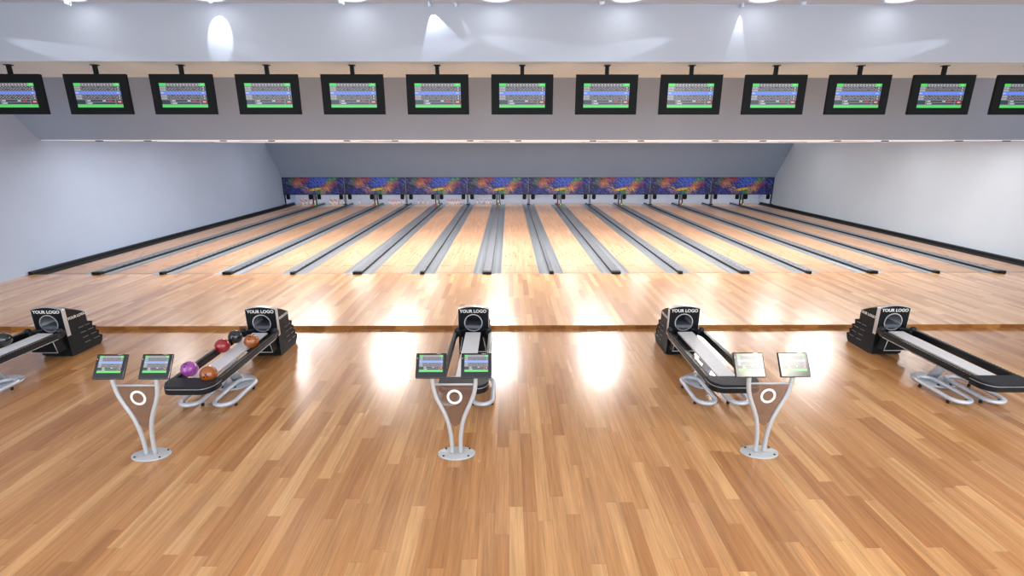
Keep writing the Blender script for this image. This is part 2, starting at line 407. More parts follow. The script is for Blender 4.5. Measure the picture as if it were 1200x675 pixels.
# ------------------------------------------------------------------ lanes and divisions
ORD = ['', 'first', 'second', 'third', 'fourth', 'fifth', 'sixth', 'seventh', 'eighth', 'ninth', 'tenth', 'eleventh', 'twelfth', 'thirteenth', 'fourteenth', 'fifteenth', 'sixteenth', 'seventeenth']
def half(i): return 0.438 if i % 2 == 0 or i in (1, 17) else 0.375
def side_word(i, n):
    return f'{ORD[i]} from the blue-grey wall' if i <= n // 2 else f'{ORD[n + 1 - i]} from the white wall'
def lane_edges(i): return gx(i) + half(i), gx(i + 1) - half(i + 1)
STAND = {1: 'carrying a full rack of pins', 2: 'carrying a full rack of pins', 3: 'with only the two corner pins standing', 4: 'carrying a full rack of pins',
         5: 'with three pins standing', 6: 'carrying a full rack of pins', 7: 'with five pins standing'}
for i in range(1, 17):
    a, b = lane_edges(i)
    wd = b - a
    m = MB(); m.box((0, (Y_END - Y_FOUL) / 2 + 0.0, -0.05), (wd, Y_END - Y_FOUL, 0.1), W_LANE)
    def dot(x, y, sx=0.018, sy=0.06):
        m.poly([(x - sx, y - sy, 0.0015), (x + sx, y - sy, 0.0015), (x + sx, y + sy, 0.0015), (x - sx, y + sy, 0.0015)], DOT)
    for k in range(17): dot((k - 8) * wd / 17.5, 0.10, 0.012, 0.035)
    for k in (0, 1, 2, 3, 4, 12, 13, 14, 15, 16): dot((k - 8) * wd / 17.5, 1.05, 0.012, 0.05)
    for k in range(-3, 4):
        x = k * 0.15; y = 3.35 - abs(k) * 0.28
        m.poly([(x - 0.02, y - 0.11, 0.0015), (x + 0.02, y - 0.11, 0.0015), (x, y + 0.11, 0.0015)], DOT)
    o = m.build('bowling_lane'); o.location = ((a + b) / 2, Y_FOUL, Z_L)
    tag(o, f'pale wooden bowling lane {STAND.get(i, "with an empty pin deck")}, {side_word(i, 16)}', 'bowling lane', 'bowling lanes')

Ym = Y_FOUL; LY = Y_END - 1.7 - Y_FOUL
def gutter_profile(a, b, n=8):
    """from lane edge a to division side b, cross-section points, top open channel, thickness below"""
    top = [(a, 0.0), (a + (b - a) * 0.10, 0.0)]
    lo, hi = a + (b - a) * 0.10, b
    for k in range(1, n):
        t = k / n; top.append((lo + (hi - lo) * t, -0.062 * math.sin(PI * t) ** 0.8))
    top.append((b, -0.0))
    return top + [(b, -0.1), (a, -0.1)]
def division(i):
    c = gx(i); wide = i % 2 == 0; edge = i in (1, 17)
    root = empty('lane_division', (c, Y_FOUL, Z_L))
    hw = 0.125 if wide else 0.055
    kind = 'wide' if wide else 'narrow'
    if edge:
        tag(root, 'black gutter running along the foot of the ' + ('blue-grey' if i == 1 else 'white') + ' side wall', 'gutter', 'lane divisions')
        sgn = 1 if i == 1 else -1
        wallx = (XL + 0.012 if i == 1 else XR - 0.012) - c
        m = MB(); m.prism(gutter_profile(sgn * half(i), sgn * 0.06), 'y', 0.0, LY + 1.6, GUTD, False); m.build('gutter', root)
        e = sgn * 0.06
        m = MB(); pts = [(wallx, -0.1), (wallx, 0.095), (e - sgn * 0.02, 0.095), (e, 0.075), (e, -0.1)]
        m.prism(pts, 'y', -0.06, LY + 1.6, GUTD)
        m.build('cap', root)
        return root
    g = 'ball return' if wide else 'plain'
    tag(root, f'{kind} grey lane divider with a gutter on each side, {side_word(i, 17)}', 'gutter', 'lane divisions')
    for sgn in (-1, 1):
        m = MB(); m.prism(gutter_profile(sgn * half(i), sgn * hw), 'y', 0.0, LY + 1.6, GUT, False); m.build('gutter', root)
    m = MB(); h = 0.075
    pts = [(-hw, -0.1), (-hw, h - 0.012), (hw, h - 0.012), (hw, -0.1)]
    m.prism(pts, 'y', 0.08, LY + 1.6, CAP_SHADE)
    m.build('cap', root)
    m = MB(); m.prism([(-hw + 0.003, h - 0.012), (-hw + 0.015, h), (hw - 0.015, h), (hw - 0.003, h - 0.012)], 'y', 0.08, LY + 1.6, CAPM)
    m.build('top_cover', root)
    m = MB(); m.box((0, 0.01, 0.008), (hw * 2 + 0.02, 0.16, 0.145), BLACK, 0.02); m.build('end_cap', root)
    m = MB(); m.box((hw - 0.018, LY / 2 + 0.4, h + 0.001), (0.022, LY - 0.4, 0.004), DASH); m.build('edge_strip', root)
    return root
for i in range(1, 18): division(i)

# posts at the pin end, holding up the masking
def post(i):
    c = gx(i); wide = i % 2 == 0
    if i == 1: c = XL + 0.14
    if i == 17: c = XR - 0.14
    root = empty('masking_post', (c, Y_MASK - 0.16, Z_L + (0.096 if i in (1, 17) else 0.078)))
    if i in (1, 17):
        tag(root, 'thin black masking post beside the ' + ('blue-grey' if i == 1 else 'white') + ' wall', 'post', 'masking posts')
        m = MB(); m.box((0, 0, 0.335), (0.07, 0.08, 0.61), BLACK, 0.01); m.build('upright', root)
        m = MB(); m.box((0, -0.1, 0.03), (0.16, 0.16, 0.05), BLACK, 0.02); m.build('foot', root)
        sg = 1 if i == 1 else -1
        m = MB(); m.box((sg * 0.18, 0.05, 0.475), (0.22, 0.12, 0.3), BLACKM, 0.05, seg=3); m.build('bracket', root)
        return
    if wide:
        tag(root, f'twin-bar masking post with a red and green lamp, {side_word(i, 17)}', 'post', 'masking posts')
        for x in (-0.10, 0.10):
            m = MB(); m.box((x, 0, 0.33), (0.055, 0.06, 0.65), BLACK, 0.008); m.build('upright', root)
        m = MB(); m.box((0, 0.0, 0.48), (0.12, 0.03, 0.34), POSTM, 0.008); m.build('cover_plate', root)
        m = MB(); m.box((0.0, -0.12, 0.05), (0.3, 0.14, 0.09), BLACK, 0.02); m.build('lamp_housing', root)
        m = MB(); m.ball((-0.07, -0.19, 0.05), 0.05, RED, 12); m.build('red_lamp', root)
        m = MB(); m.ball((0.07, -0.19, 0.05), 0.05, GRN, 12); m.build('green_lamp', root)
    else:
        tag(root, f'single grey masking post between black brackets, {side_word(i, 17)}', 'post', 'masking posts')
        m = MB(); m.box((0, 0, 0.33), (0.13, 0.07, 0.65), POSTM, 0.01); m.build('upright', root)
        m = MB(); m.box((0, -0.06, 0.035), (0.2, 0.16, 0.06), CHAR, 0.02); m.build('foot', root)
    for x in (-0.27, 0.27):
        m = MB(); m.box((x, 0.05, 0.49), (0.24, 0.12, 0.30), BLACKM, 0.06, seg=3); m.build('bracket', root)
for i in range(1, 18): post(i)

# masking units: one artwork spans two lanes
mu = None
for k in range(8):
    a, b = gx(1 + 2 * k), gx(3 + 2 * k)
    a += 0.004; b -= 0.004
    if k == 0: a = XL + 0.02
    if k == 7: b = XR - 0.02
    cx, wd = (gx(1 + 2 * k) + gx(3 + 2 * k)) / 2, b - a
    root = empty('masking_unit', (cx, Y_MASK, 0.79))
    who = side_word(k + 1, 8)
    tag(root, f'blue and orange abstract masking panel above the pins, {who}', 'masking panel', 'masking units over the pin decks')
    o_ = (a + b) / 2 - cx
    H = 1.07
    m = MB(); m.box((o_, 0, 0), (wd - 0.02, 0.04, H), ART); p = m.build('artwork', root); p.location = (0, 0, H / 2)
    m = MB()
    m.box((o_, 0, H - 0.012), (wd, 0.06, 0.03), BLACKM); m.box((o_, 0, 0.01), (wd, 0.06, 0.03), BLACKM)
    m.box((a - cx + 0.012, 0, H / 2), (0.03, 0.06, H), BLACKM); m.box((b - cx - 0.012, 0, H / 2), (0.03, 0.06, H), BLACKM)
    m.build('frame', root)
    m = MB(); m.box((0, -0.022, H * 0.5), (0.016, 0.008, H), BLACKM); m.box((o_, -0.022, H * 0.50), (wd, 0.008, 0.014), BLACKM); m.build('seam', root)
    if k < 7:
        m = MB(); m.box((b - cx - 0.022, -0.04, H * 0.55), (0.04, 0.02, H * 0.9), POSTM, 0.004); m.build('hinge_rod', root)

# pins
PY = 0.95
pm = MB(); sc = 1.0
prof = [(0.0, 0), (0.026, 0), (0.032, 0.01), (0.045, 0.05), (0.0605, 0.114), (0.056, 0.16), (0.040, 0.205), (0.0245, 0.245), (0.0233, 0.262), (0.0235, 0.275), (0.027, 0.305), (0.032, 0.343), (0.029, 0.365), (0.017, 0.378), (0.0, 0.381)]
mats = [PINW] * 14; mats[6] = PINR; mats[8] = PINR; mats[9] = PINW; mats[7] = PINW; mats[10] = PINR
pm.lathe(prof, PINW, seg=16, mats=mats)
pin_mesh = pm.mesh('bowling_pin')
POS = {1: (0, 0), 2: (-.1525, .264), 3: (.1525, .264), 4: (-.305, .528), 5: (0, .528), 6: (.305, .528), 7: (-.4575, .792), 8: (-.1525, .792), 9: (.1525, .792), 10: (.4575, .792)}
RACKS = {1: range(1, 11), 2: range(1, 11), 3: (7, 10), 4: range(1, 11), 5: (7, 8, 9), 6: range(1, 11), 7: (7, 8, 9, 6, 10)}
for lane, pins in RACKS.items():
    cx = (gx(lane) + gx(lane + 1)) / 2
    for p in pins:
        o = link('bowling_pin', pin_mesh); o.location = (cx + POS[p][0], 32.2 + POS[p][1], Z_L)
        if len(pins) == 10: lab = f'red-striped white pin in the full rack on the {ORD[lane]} lane from the blue-grey wall'
        elif lane == 3: lab = f'lone {"left" if p == 7 else "right"} corner pin on the third lane from the blue-grey wall'
        elif lane == 5: lab = f'{ {7: "left", 8: "middle", 9: "right"}[p] } of three white pins on the fifth lane from the blue-grey wall'
        else:
            lab = f'{ {7: "first", 8: "second", 9: "third", 6: "fourth", 10: "fifth"}[p] } of five white pins, left to right, seventh lane from the blue-grey wall'
        tag(o, lab, 'bowling pin', f'bowling pins on the {ORD[lane]} lane')

# ------------------------------------------------------------------ score screens
def screen_mesh(name, wd, ht, M):
    m = MB()
    def q(x0, y0, x1, y1, mt, lvl=1):
        y = -0.0008 * lvl
        X = lambda t: (t - 0.5) * wd
        Z = lambda t: (0.5 - t) * ht
        m.poly([(X(x0), y, Z(y1)), (X(x1), y, Z(y1)), (X(x1), y, Z(y0)), (X(x0), y, Z(y0))], M[mt])
    q(0, 0, 1, 1, 'bg', 0)
    q(0, 0, .15, .115, 'green'); q(.85, 0, 1, .115, 'green'); q(.90, .035, .955, .08, 'lite', 2)
    for c in range(10):
        x = .165 + c * .0675
        q(x + .018, .03, x + .040, .09, 'lite'); q(x + .002, .02, x + .007, .11, 'cell')
    def row(y, odd):
        q(.008, y + .03, .12, y + .078, 'lite'); q(.02, y + .045, .10, y + .06, 'cell', 2)
        for c in range(11):
            x = .15 + c * .0675
            q(x, y + .012, x + .056, y + .088, 'cell')
            q(x + .010, y + .056, x + .022, y + .078, 'lite', 2)
            q(x + .032 + .004 * ((c + odd) % 2), y + .022, x + .050, y + .046, 'lite' if (c * 3 + odd) % 5 else 'red', 2)
        q(.90, y + .015, .985, y + .088, 'cell'); q(.925, y + .03, .96, y + .075, 'lite', 2)
    row(.125, 0); row(.225, 1)
    q(0, .335, 1, .455, 'blue')
    q(.01, .375, .08, .42, 'lite', 2); q(.90, .375, .95, .42, 'lite', 2)
    for c in range(10): q(.17 + c * .0675, .37, .174 + c * .0675, .43, 'lite', 2)
    row(.47, 2); row(.57, 3)
    q(0, .69, .185, .86, 'navy'); q(.215, .69, .83, .76, 'navy'); q(.215, .79, .83, .86, 'navy')
    q(.225, .70, .30, .75, 'lite', 2); q(.225, .80, .33, .85, 'lite', 2); q(.56, .70, .63, .75, 'lite', 2); q(.67, .695, .76, .755, 'red', 2)
    q(.85, .685, 1, .86, 'maroon'); q(.89, .74, .96, .79, 'lite', 2)
    q(0, .885, 1, 1, 'green')
    for c in range(3): q(.2 + c * .25, .675, .21 + c * .25, .68, 'lite', 2)
    return m.mesh(name)

MW, MH = 1.406, 0.856
scr = screen_mesh('screen', MW * 0.742, MH * 0.607, SC)
mon0 = None
for k in range(13):
    lane = k + 2
    x = (gx(lane) + gx(lane + 1)) / 2
    if mon0 is None:
        root = mon0 = empty('scoring_monitor')
        m = MB(); bw = MW * 0.129
        zt, zb = MH * 0.219, MH * 0.174
        # bezel as four mitred bars around the recessed screen, plus the casing behind
        xi, zi_t, zi_b = MW * 0.371, MH / 2 - zt, -MH / 2 + zb
        def bar(pts): m.prism(pts, 'y', -0.03, 0.02, BLACKM)
        W2, H2 = MW / 2, MH / 2
        bar([(-W2, H2), (W2, H2), (xi, zi_t), (-xi, zi_t)]); bar([(-W2, -H2), (W2, -H2), (xi, zi_b), (-xi, zi_b)])
        bar([(-W2, H2), (-xi, zi_t), (-xi, zi_b), (-W2, -H2)]); bar([(W2, H2), (xi, zi_t), (xi, zi_b), (W2, -H2)])
        m.box((0, 0.03, 0), (MW - 0.01, 0.03, MH - 0.01), BLACKM, 0.008)
        m.box((0, 0.06, 0), (MW * 0.7, 0.05, MH * 0.7), BLACKM, 0.015)
        m.build('bezel', root)
        s_ = link('screen', scr, root); s_.location = (0, -0.012, (zi_t + zi_b) / 2)
        m = MB(); m.box((0, 0.05, MH / 2 + 0.08), (0.085, 0.06, 0.32), BLACKM, 0.006); m.box((0, 0.05, 5.5 - 4.867 - 0.01), (0.14, 0.12, 0.02), BLACKM, 0.004)
        m.build('hanging_bracket', root)
        r = root
    else:
        r = copy_tree(mon0)
    r.location = (x, 12.15, 4.867)
    tag(r, f'black framed score monitor hanging from the low ceiling, {ORD[k + 1]} of thirteen from the left', 'monitor', 'overhead scoring monitors')

# ------------------------------------------------------------------ ball returns
def bool_cut(body_mb, cut_mb, name):
    A = body_mb.build(name); B = cut_mb.build('cutter')
    md = A.modifiers.new('cut', 'BOOLEAN'); md.operation = 'DIFFERENCE'; md.object = B; md.solver = 'EXACT'
    dg = bpy.context.evaluated_depsgraph_get(); dg.update()
    me = bpy.data.meshes.new_from_object(A.evaluated_get(dg))
    bpy.data.objects.remove(A); bpy.data.objects.remove(B)
    return me

def make_ball_return():
    root = empty('ball_return')
    hw = 0.272
    arch = lambda x: -0.045 * (x / hw) ** 2
    # hood: side silhouette extruded across, crowned top, stepped louvres at the back
    sil = [(0, 0.03), (0, 0.945), (0.03, 0.955), (0.25, 0.88), (0.48, 0.765), (0.475, 0.53)]
    for k in range(4):
        y, z = 0.53 + k * 0.052, 0.515 - k * 0.112
        sil += [(y, z), (y + 0.035, z - 0.085)]
    sil += [(0.72, 0.06), (0.66, 0.0), (0.05, 0.0)]
    m = MB(); nx = 12; rows = []
    for j in range(nx + 1):
        x = -hw + 2 * hw * j / nx
        rows.append([m.bm.verts.new((x, y, z + (arch(x) if z > 0.7 else 0))) for y, z in sil])
    n = len(sil); fs = []
    for j in range(nx):
        for k in range(n):
            fs.append(m.bm.faces.new((rows[j][k], rows[j][(k + 1) % n], rows[j + 1][(k + 1) % n], rows[j + 1][k])))
    fs += [m.bm.faces.new(rows[0]), m.bm.faces.new(rows[-1][::-1])]
    m._fin(fs, HOODS); bmesh.ops.recalc_face_normals(m.bm, faces=m.bm.faces)
    pr, pz = 0.157, 0.648
    c = MB(); c.lathe([(0, -0.06), (pr, -0.06), (pr, 0.36), (0, 0.36)], HOODS, (0, 0, pz), 40, Matrix.Rotation(-PI / 2, 4, 'X'))
    me = bool_cut(m, c, 'hood'); me.materials.clear(); me.materials.append(HOODS); me.materials.append(HOOD)
    for p in me.polygons:
        p.material_index = 1 if p.normal.y < -0.9 and p.center.y < 0.05 else 0
        p.use_smooth = False
    hood = link('hood', me, root)
    RX = Matrix.Rotation(-PI / 2, 4, 'X')
    m = MB(); m.lathe([(pr + 0.008, -0.008), (pr + 0.008, 0.004), (pr - 0.002, 0.006), (pr - 0.006, 0.345), (0, 0.35)], LINER, (0, 0, pz), 40, RX, [SILVER, SILVER, LINER, DARK])
    # outer lip of the opening
    m.lathe([(pr - 0.006, -0.010), (pr + 0.009, -0.010)], SILVER, (0, 0, pz), 40, RX)
    m.build('ball_port', root)
    m = MB(); m.prism([(-0.12, pz - 0.11), (0.12, pz - 0.11), (0.15, pz - 0.05), (-0.15, pz - 0.05)], 'y', -0.012, 0.3, LINER)
    m.build('port_ramp', root)
    # bright edge band over the crown and down both sides
    m = MB(); t = 0.005; path = [(-hw - t, 0.40)] + [(-hw - t, 0.90)] + [(x, 0.957 + arch(x)) for x in [-hw + 2 * hw * j / 12 for j in range(13)]] + [(hw + t, 0.90), (hw + t, 0.40)]
    for j in range(len(path) - 1):
        (xa, za), (xb, zb) = path[j], path[j + 1]
        ya = 0.075
        vs = [(xa, -0.003, za), (xb, -0.003, zb), (xb, ya, zb), (xa, ya, za)]
        inn = lambda p: (p[0] * 0.98, p[1], p[2] - 0.004)
        m.poly(vs, SILVER)
        m.poly([vs[0], vs[1], (xb * 0.978, -0.003, zb - 0.007 if zb > 0.88 else zb), (xa * 0.978, -0.003, za - 0.007 if za > 0.88 else za)], SILVER)
    m.build('edge_trim', root)
    tm = text_mesh('YOUR LOGO', 0.082, TXT, 0.002, 0.0016, 1.0)
    t = link('lettering', tm, root); t.location = (0, -0.004, 0.866); t.rotation_euler = (PI / 2, 0, 0)
    tm2 = text_mesh('YOUR LOGO', 0.07, TXT, 0.002, 0.0014, 0.98)
    for sgn in (-1, 1):
        t = link('side_lettering', tm2, root); t.location = (sgn * (hw + 0.003), 0.285, 0.70); t.rotation_euler = (PI / 2, 0, sgn * PI / 2)
        m = MB()
        for k in range(4):
            z = 0.47 - k * 0.105
            for (y0, y1) in ((0.26 + k * 0.02, 0.37 + k * 0.025), (0.41 + k * 0.04, 0.52 + k * 0.05)):
                m.box((sgn * (hw + 0.004), (y0 + y1) / 2, z), (0.012, y1 - y0, 0.012), POSTM, 0.003)
        m.build('vent_rib', root)
    # louvre fins wrapping the back
    m = MB()
    for k in range(4):
        y, z = 0.53 + k * 0.052, 0.515 - k * 0.112
        m.box((0, y + 0.012, z - 0.045), (hw * 2 + 0.03, 0.06, 0.085), HOODS, 0.012, Matrix.Rotation(-0.38, 4, 'X').to_3x3())
    m.build('rear_louver', root)
    # feed box below the rack with a thin bright edge
    m = MB(); m.prism([(-0.24, 0.17), (0.24, 0.17), (0.19, 0.46), (-0.19, 0.46)], 'y', -0.22, 0.0, HOOD)
    m.build('feed_box', root)
    m = MB(); m.tube([(-0.185, -0.224, 0.45), (-0.235, -0.224, 0.175), (0.235, -0.224, 0.175), (0.185, -0.224, 0.45)], 0.006, SILVER, seg=6, up=Vector((0, 1, 0)))
    m.build('feed_box_edge', root)
    m = MB(); m.box((0, 0.33, 0.012), (0.50, 0.62, 0.024), BLACKM, 0.006); m.build('plinth', root)
    # rack rails
    for sgn in (-1, 1):
        m = MB()
        path = [(sgn * 0.14, 0.0), (sgn * 0.20, -0.035), (sgn * 0.26, -0.09), (sgn * 0.30, -0.17), (sgn * 0.315, -0.27), (sgn * 0.315, -2.04)]
        prof = [(-0.030, -0.11), (0.030, -0.11), (0.034, -0.03), (0.030, 0.0), (-0.030, 0.0), (-0.034, -0.03)]
        m.sweep([(x, y, 0.55) for x, y in path], prof, BLACK)
        m.build('rail', root)
        m = MB()
        # thin bright piping on the rail: lower outer edge and a dotted upper line
        m.sweep([(sgn * (0.315 + 0.036), y, 0.452) for y in (-0.27, -2.04)], [(-.004, -.004), (.004, -.004), (.004, .004), (-.004, .004)], SILVER)
        for k in range(34):
            m.box((sgn * 0.338, -0.29 - k * 0.0515, 0.5505), (0.007, 0.025, 0.003), SILVER)
        m.build('rail_piping', root)
        m = MB(); m.ball((sgn * 0.285, -0.14, 0.555), 0.05, CHAR, 16); m.box((sgn * 0.275, -0.10, 0.50), (0.09, 0.12, 0.10), CHAR, 0.03, seg=3); m.build('corner_joint', root)
    m = MB(); m.box((0, -1.085, 0.490), (0.27, 1.95, 0.03), WHITEB, 0.006); m.build('centre_board', root)
    # rounded end plate
    def cap_outline(grow, y0=-2.02, y1=-2.30):
        W = 0.345 + grow; pts = [(-W, y0), (-W, y0 - 0.10)]
        for k in range(1, 8):
            a = PI / 2 * k / 8; pts.append((-W + 0.17 * (1 - math.cos(a)), y0 - 0.10 - (y0 - 0.10 - y1 + grow) * math.sin(a)))
        pts.append((-W + 0.17, y1 - grow))
        return pts + [(-x, y) for x, y in reversed(pts)]
    m = MB(); m.prism(cap_outline(0.0), 'z', 0.515, 0.553, CHAR); m.build('end_plate', root)
    m = MB(); m.prism(cap_outline(0.012), 'z', 0.43, 0.512, BLACK); m.build('end_bumper', root)
    m = MB(); o_ = cap_outline(0.016); m.tube([(x, y, 0.513) for x, y in o_], 0.004, SILVER, seg=6); m.build('bumper_line', root)
    # pedestal
    m = MB()
    a0, a1 = Vector((0, -1.02, 0.03)), Vector((0, -1.30, 0.47))
    prof = [(0.085 * math.cos(2 * PI * k / 16) , 0.06 * math.sin(2 * PI * k / 16)) for k in range(16)]
    m.sweep([a0, a1], prof, TUBEB, up=Vector((0, 1, 0)), smooth=True)
    m.build('pedestal_column', root)
    m = MB(); m.box((0, -1.30, 0.462), (0.3, 0.22, 0.03), TUBEB, 0.008); m.build('mounting_plate', root)
    m = MB(); m.lathe([(0, 0), (0.29, 0), (0.30, 0.01), (0.28, 0.028), (0.12, 0.045), (0, 0.05)], TUBEB, (0, -1.08, 0.0), 32); m.build('base_disc', root)
    for sgn in (-1, 1):
        cx = sgn * 0.25; yf, yb, hr = -1.97, -1.10, 0.15
        loop = []
        for k in range(9): a = PI * k / 8; loop.append((cx + hr * math.cos(a), yb - hr + hr * math.sin(a), 0.085))
        for k in range(9): a = PI + PI * k / 8; loop.append((cx + hr * math.cos(a), yf + hr + hr * math.sin(a), 0.085))
        m = MB(); m.tube(loop, 0.032, TUBEB, closed=True); lp = m.build('loop_foot', root)
        for (fx, fy) in ((-hr, yb - hr - 0.05), (hr, yb - hr - 0.05), (-hr * 0.93, yf + hr), (hr * 0.93, yf + hr)):
            m = MB(); m.lathe([(0, 0), (0.022, 0), (0.024, 0.01), (0.016, 0.06), (0, 0.06)], BLACK, (cx + fx, fy, 0), 10); m.build('rubber_foot', lp)
    return root

BR0 = make_ball_return()
BR_Y = 8.57
br_lab = {4: 'black ball return holding a single black ball, cut off by the frame edge', 6: 'black ball return holding five coloured balls', 8: 'empty black ball return standing behind the middle touch-screen console',
          10: 'empty black ball return behind the console with the glaring pale screens', 12: 'empty black ball return farthest right with its side lettering facing the room'}
for n_, i in enumerate((4, 6, 8, 10, 12)):
    r = BR0 if n_ == 0 else copy_tree(BR0)
    r.location = (gx(i), BR_Y, 0)
    tag(r, br_lab[i], 'ball return', 'ball returns along the step')

# ------------------------------------------------------------------ bowling balls
def ballmat(name, c, c2):
    m = mat(name, c, 0.16, coat=0.8); nt = m.node_tree; b = nt.nodes['Principled BSDF']
    tc = nt.nodes.new('ShaderNodeTexCoord'); n = nt.nodes.new('ShaderNodeTexNoise'); n.inputs['Scale'].default_value = 9; n.inputs['Distortion'].default_value = 2.5
    nt.links.new(tc.outputs['Object'], n.inputs['Vector'])
    mx = nt.nodes.new('ShaderNodeMix'); mx.data_type = 'RGBA'; mx.inputs[6].default_value = (*c, 1); mx.inputs[7].default_value = (*c2, 1)
    nt.links.new(n.outputs['Fac'], mx.inputs[0]); nt.links.new(mx.outputs[2], b.inputs['Base Color']); return m
B_BROWN = ballmat('ball_brown', srgb(128, 62, 14), srgb(176, 96, 34))
B_RED = ballmat('ball_red', srgb(120, 6, 16), srgb(170, 16, 30))
B_PUR = ballmat('ball_purple', srgb(124, 44, 128), srgb(172, 80, 170))
B_BLK = ballmat('ball_black', (0.006, 0.006, 0.007), (0.016, 0.016, 0.018))
BALLR = 0.115
def ball(i, sgn, Y, m_, lab, rot):
    o_ = MB(); o_.ball((0, 0, 0), BALLR, m_, 40); b = o_.build('bowling_ball')
    b.location = (gx(i) + sgn * 0.185, Y, 0.61); b.rotation_euler = rot
    for (ax, az) in ((-0.13, 0.10), (0.13, 0.10), (0.0, -0.24)):
        d = Vector((math.sin(ax), math.sin(az), 1)).normalized()
        h = MB(); q = d.to_track_quat('Z', 'Y').to_matrix().to_4x4()
        h.lathe([(0, 0.0022), (0.011, 0.0022), (0.0125, -0.002)], BLACKM, d * (BALLR - 0.0006), 14, q); h.build('finger_hole', b)
    tag(b, lab, 'bowling ball', 'bowling balls on the racks')
ball(6, -1, 6.72, B_PUR, 'purple bowling ball near the rounded end of the rack', (R(35), R(-5), 0))
ball(6, 1, 6.56, B_BROWN, 'brown bowling ball at the rounded end of the rack, beside the purple ball', (R(75), R(60), 0))
ball(6, -1, 7.60, B_RED, 'dark red bowling ball on the rack between the black and purple balls', (R(100), R(80), 0))
ball(6, -1, 8.00, B_BLK, 'black bowling ball on the rack next to the red ball', (R(60), R(20), 0))
ball(6, 1, 7.80, B_BROWN, 'brown bowling ball close to the hood, across from the black ball', (R(38), R(10), 0))
ball(4, -1, 7.90, B_BLK, 'black bowling ball alone on the rack at the frame edge', (R(60), R(20), 0))

# ------------------------------------------------------------------ touch-screen consoles
cs = screen_mesh('screen', 0.285, 0.205, SP)
def make_console():
    root = empty('touchscreen_console')
    m = MB(); m.lathe([(0, 0), (0.232, 0), (0.238, 0.004), (0.236, 0.012), (0.225, 0.017), (0, 0.019)], TUBE, (0, 0, 0), 48, Matrix.Diagonal((1, 0.62, 1)))
    base = m.build('base_plate', root)
    for (x, y) in ((-0.155, -0.075), (0.155, -0.075), (-0.14, 0.085), (0.16, 0.082)):
        m = MB(); m.lathe([(0, 0.026), (0.010, 0.026), (0.012, 0.02), (0.012, 0.014)], BLACKM, (x, y, 0), 10); m.build('bolt', base)
    def s_path(sg):
        P = [(0.054, 0.015), (0.055, 0.12), (0.060, 0.24), (0.076, 0.37), (0.102, 0.49), (0.146, 0.61), (0.198, 0.73), (0.237, 0.84), (0.256, 0.95), (0.262, 1.02), (0.262, 1.10)]
        out = []
        for k in range(len(P) - 1):
            p0, p1, p2, p3 = P[max(k - 1, 0)], P[k], P[k + 1], P[min(k + 2, len(P) - 1)]
            for s in range(3):
                t = s / 3
                f = lambda a: 0.5 * (2 * p1[a] + (p2[a] - p0[a]) * t + (2 * p0[a] - 5 * p1[a] + 4 * p2[a] - p3[a]) * t * t + (3 * p1[a] - p0[a] - 3 * p2[a] + p3[a]) * t ** 3)
                out.append((sg * f(0), 0, f(1)))
        out.append((sg * P[-1][0], 0.01, P[-1][1])); return out
    for sg in (-1, 1):
        m = MB(); m.tube(s_path(sg), 0.0265, TUBE, seg=14, up=Vector((0, 1, 0))); m.build('curved_pole', root)
    m = MB(); m.tube([(-0.25, 0, 0.965), (0.25, 0, 0.965)], 0.012, TUBE, seg=10); m.build('crossbar', root)
    # smoked plate between the poles
    L_ = [p for p in s_path(1) if 0.42 < p[2] < 0.955]
    pts = [(p[0] - 0.022, p[2]) for p in L_]
    tip = [(pts[0][0] * 0.62, pts[0][1] - 0.035), (pts[0][0] * 0.25, pts[0][1] - 0.055)]
    right = tip[::-1] + pts
    outline = right + [(-x, z) for x, z in reversed(right)]
    m = MB(); m.prism(outline, 'y', -0.004, 0.004, PLATE); pl = m.build('smoked_plate', root)
    m = MB(); n = 40; ri, ro = 0.066, 0.094
    for k in range(n):
        a, b = 2 * PI * k / n, 2 * PI * (k + 1) / n
        cz = 0.80
        P = lambda r, t, y: (r * math.cos(t) * 1.0, y, cz + r * math.sin(t) * 1.04)
        m.poly([P(ri, a, -.009), P(ro, a, -.009), P(ro, b, -.009), P(ri, b, -.009)], TXT)
        m.poly([P(ro, a, -.009), P(ro, a, -.005), P(ro, b, -.005), P(ro, b, -.009)], TXT)
        m.poly([P(ri, a, -.009), P(ri, a, -.005), P(ri, b, -.005), P(ri, b, -.009)], TXT)
    m.build('ring_logo', pl)
    T = Matrix.Rotation(R(-33), 4, 'X')
    for sg in (-1, 1):
        h = MB(); h.box((0, 0, 0), (0.368, 0.032, 0.305), PANEL, 0.012, seg=3)
        h.box((0, 0.028, 0.0), (0.24, 0.04, 0.2), BLACKM, 0.01)
        pn = h.build('touch_panel', root); pn.location = (sg * 0.272, 0.03, 1.195); pn.rotation_euler = (R(-33), 0, 0)
        s_ = link('screen', cs, pn); s_.location = (0, -0.0172, 0.028)
        if sg < 0: bt = None
        for k in range(5):
            if bt is None: h = MB(); h.box((0, 0, 0), (0.009, 0.004, 0.011), BLACKM); bt = h.mesh('button')
            link('button', bt, pn).location = (0.172, -0.0168, 0.10 - k * 0.036)
        h = MB(); h.box((0.09, -0.0168, 0.143), (0.05, 0.002, 0.004), SILVER); h.build('maker_plate', pn)
        h = MB(); h.box((-0.166, -0.0168, 0.09), (0.005, 0.002, 0.016), SILVER); h.build('status_light', pn)
        h = MB(); h.box((sg * 0.265, 0.035, 1.13), (0.05, 0.06, 0.08), BLACKM, 0.01); h.build('panel_mount', root)
    return root
CON0 = make_console()
con_lab = {6: 'twin touch-screen console on curved grey poles, in front of the rack with coloured balls', 8: 'twin touch-screen console on curved grey poles, the middle one of the three',
           10: 'twin touch-screen console whose two screens glare pale in the light'}
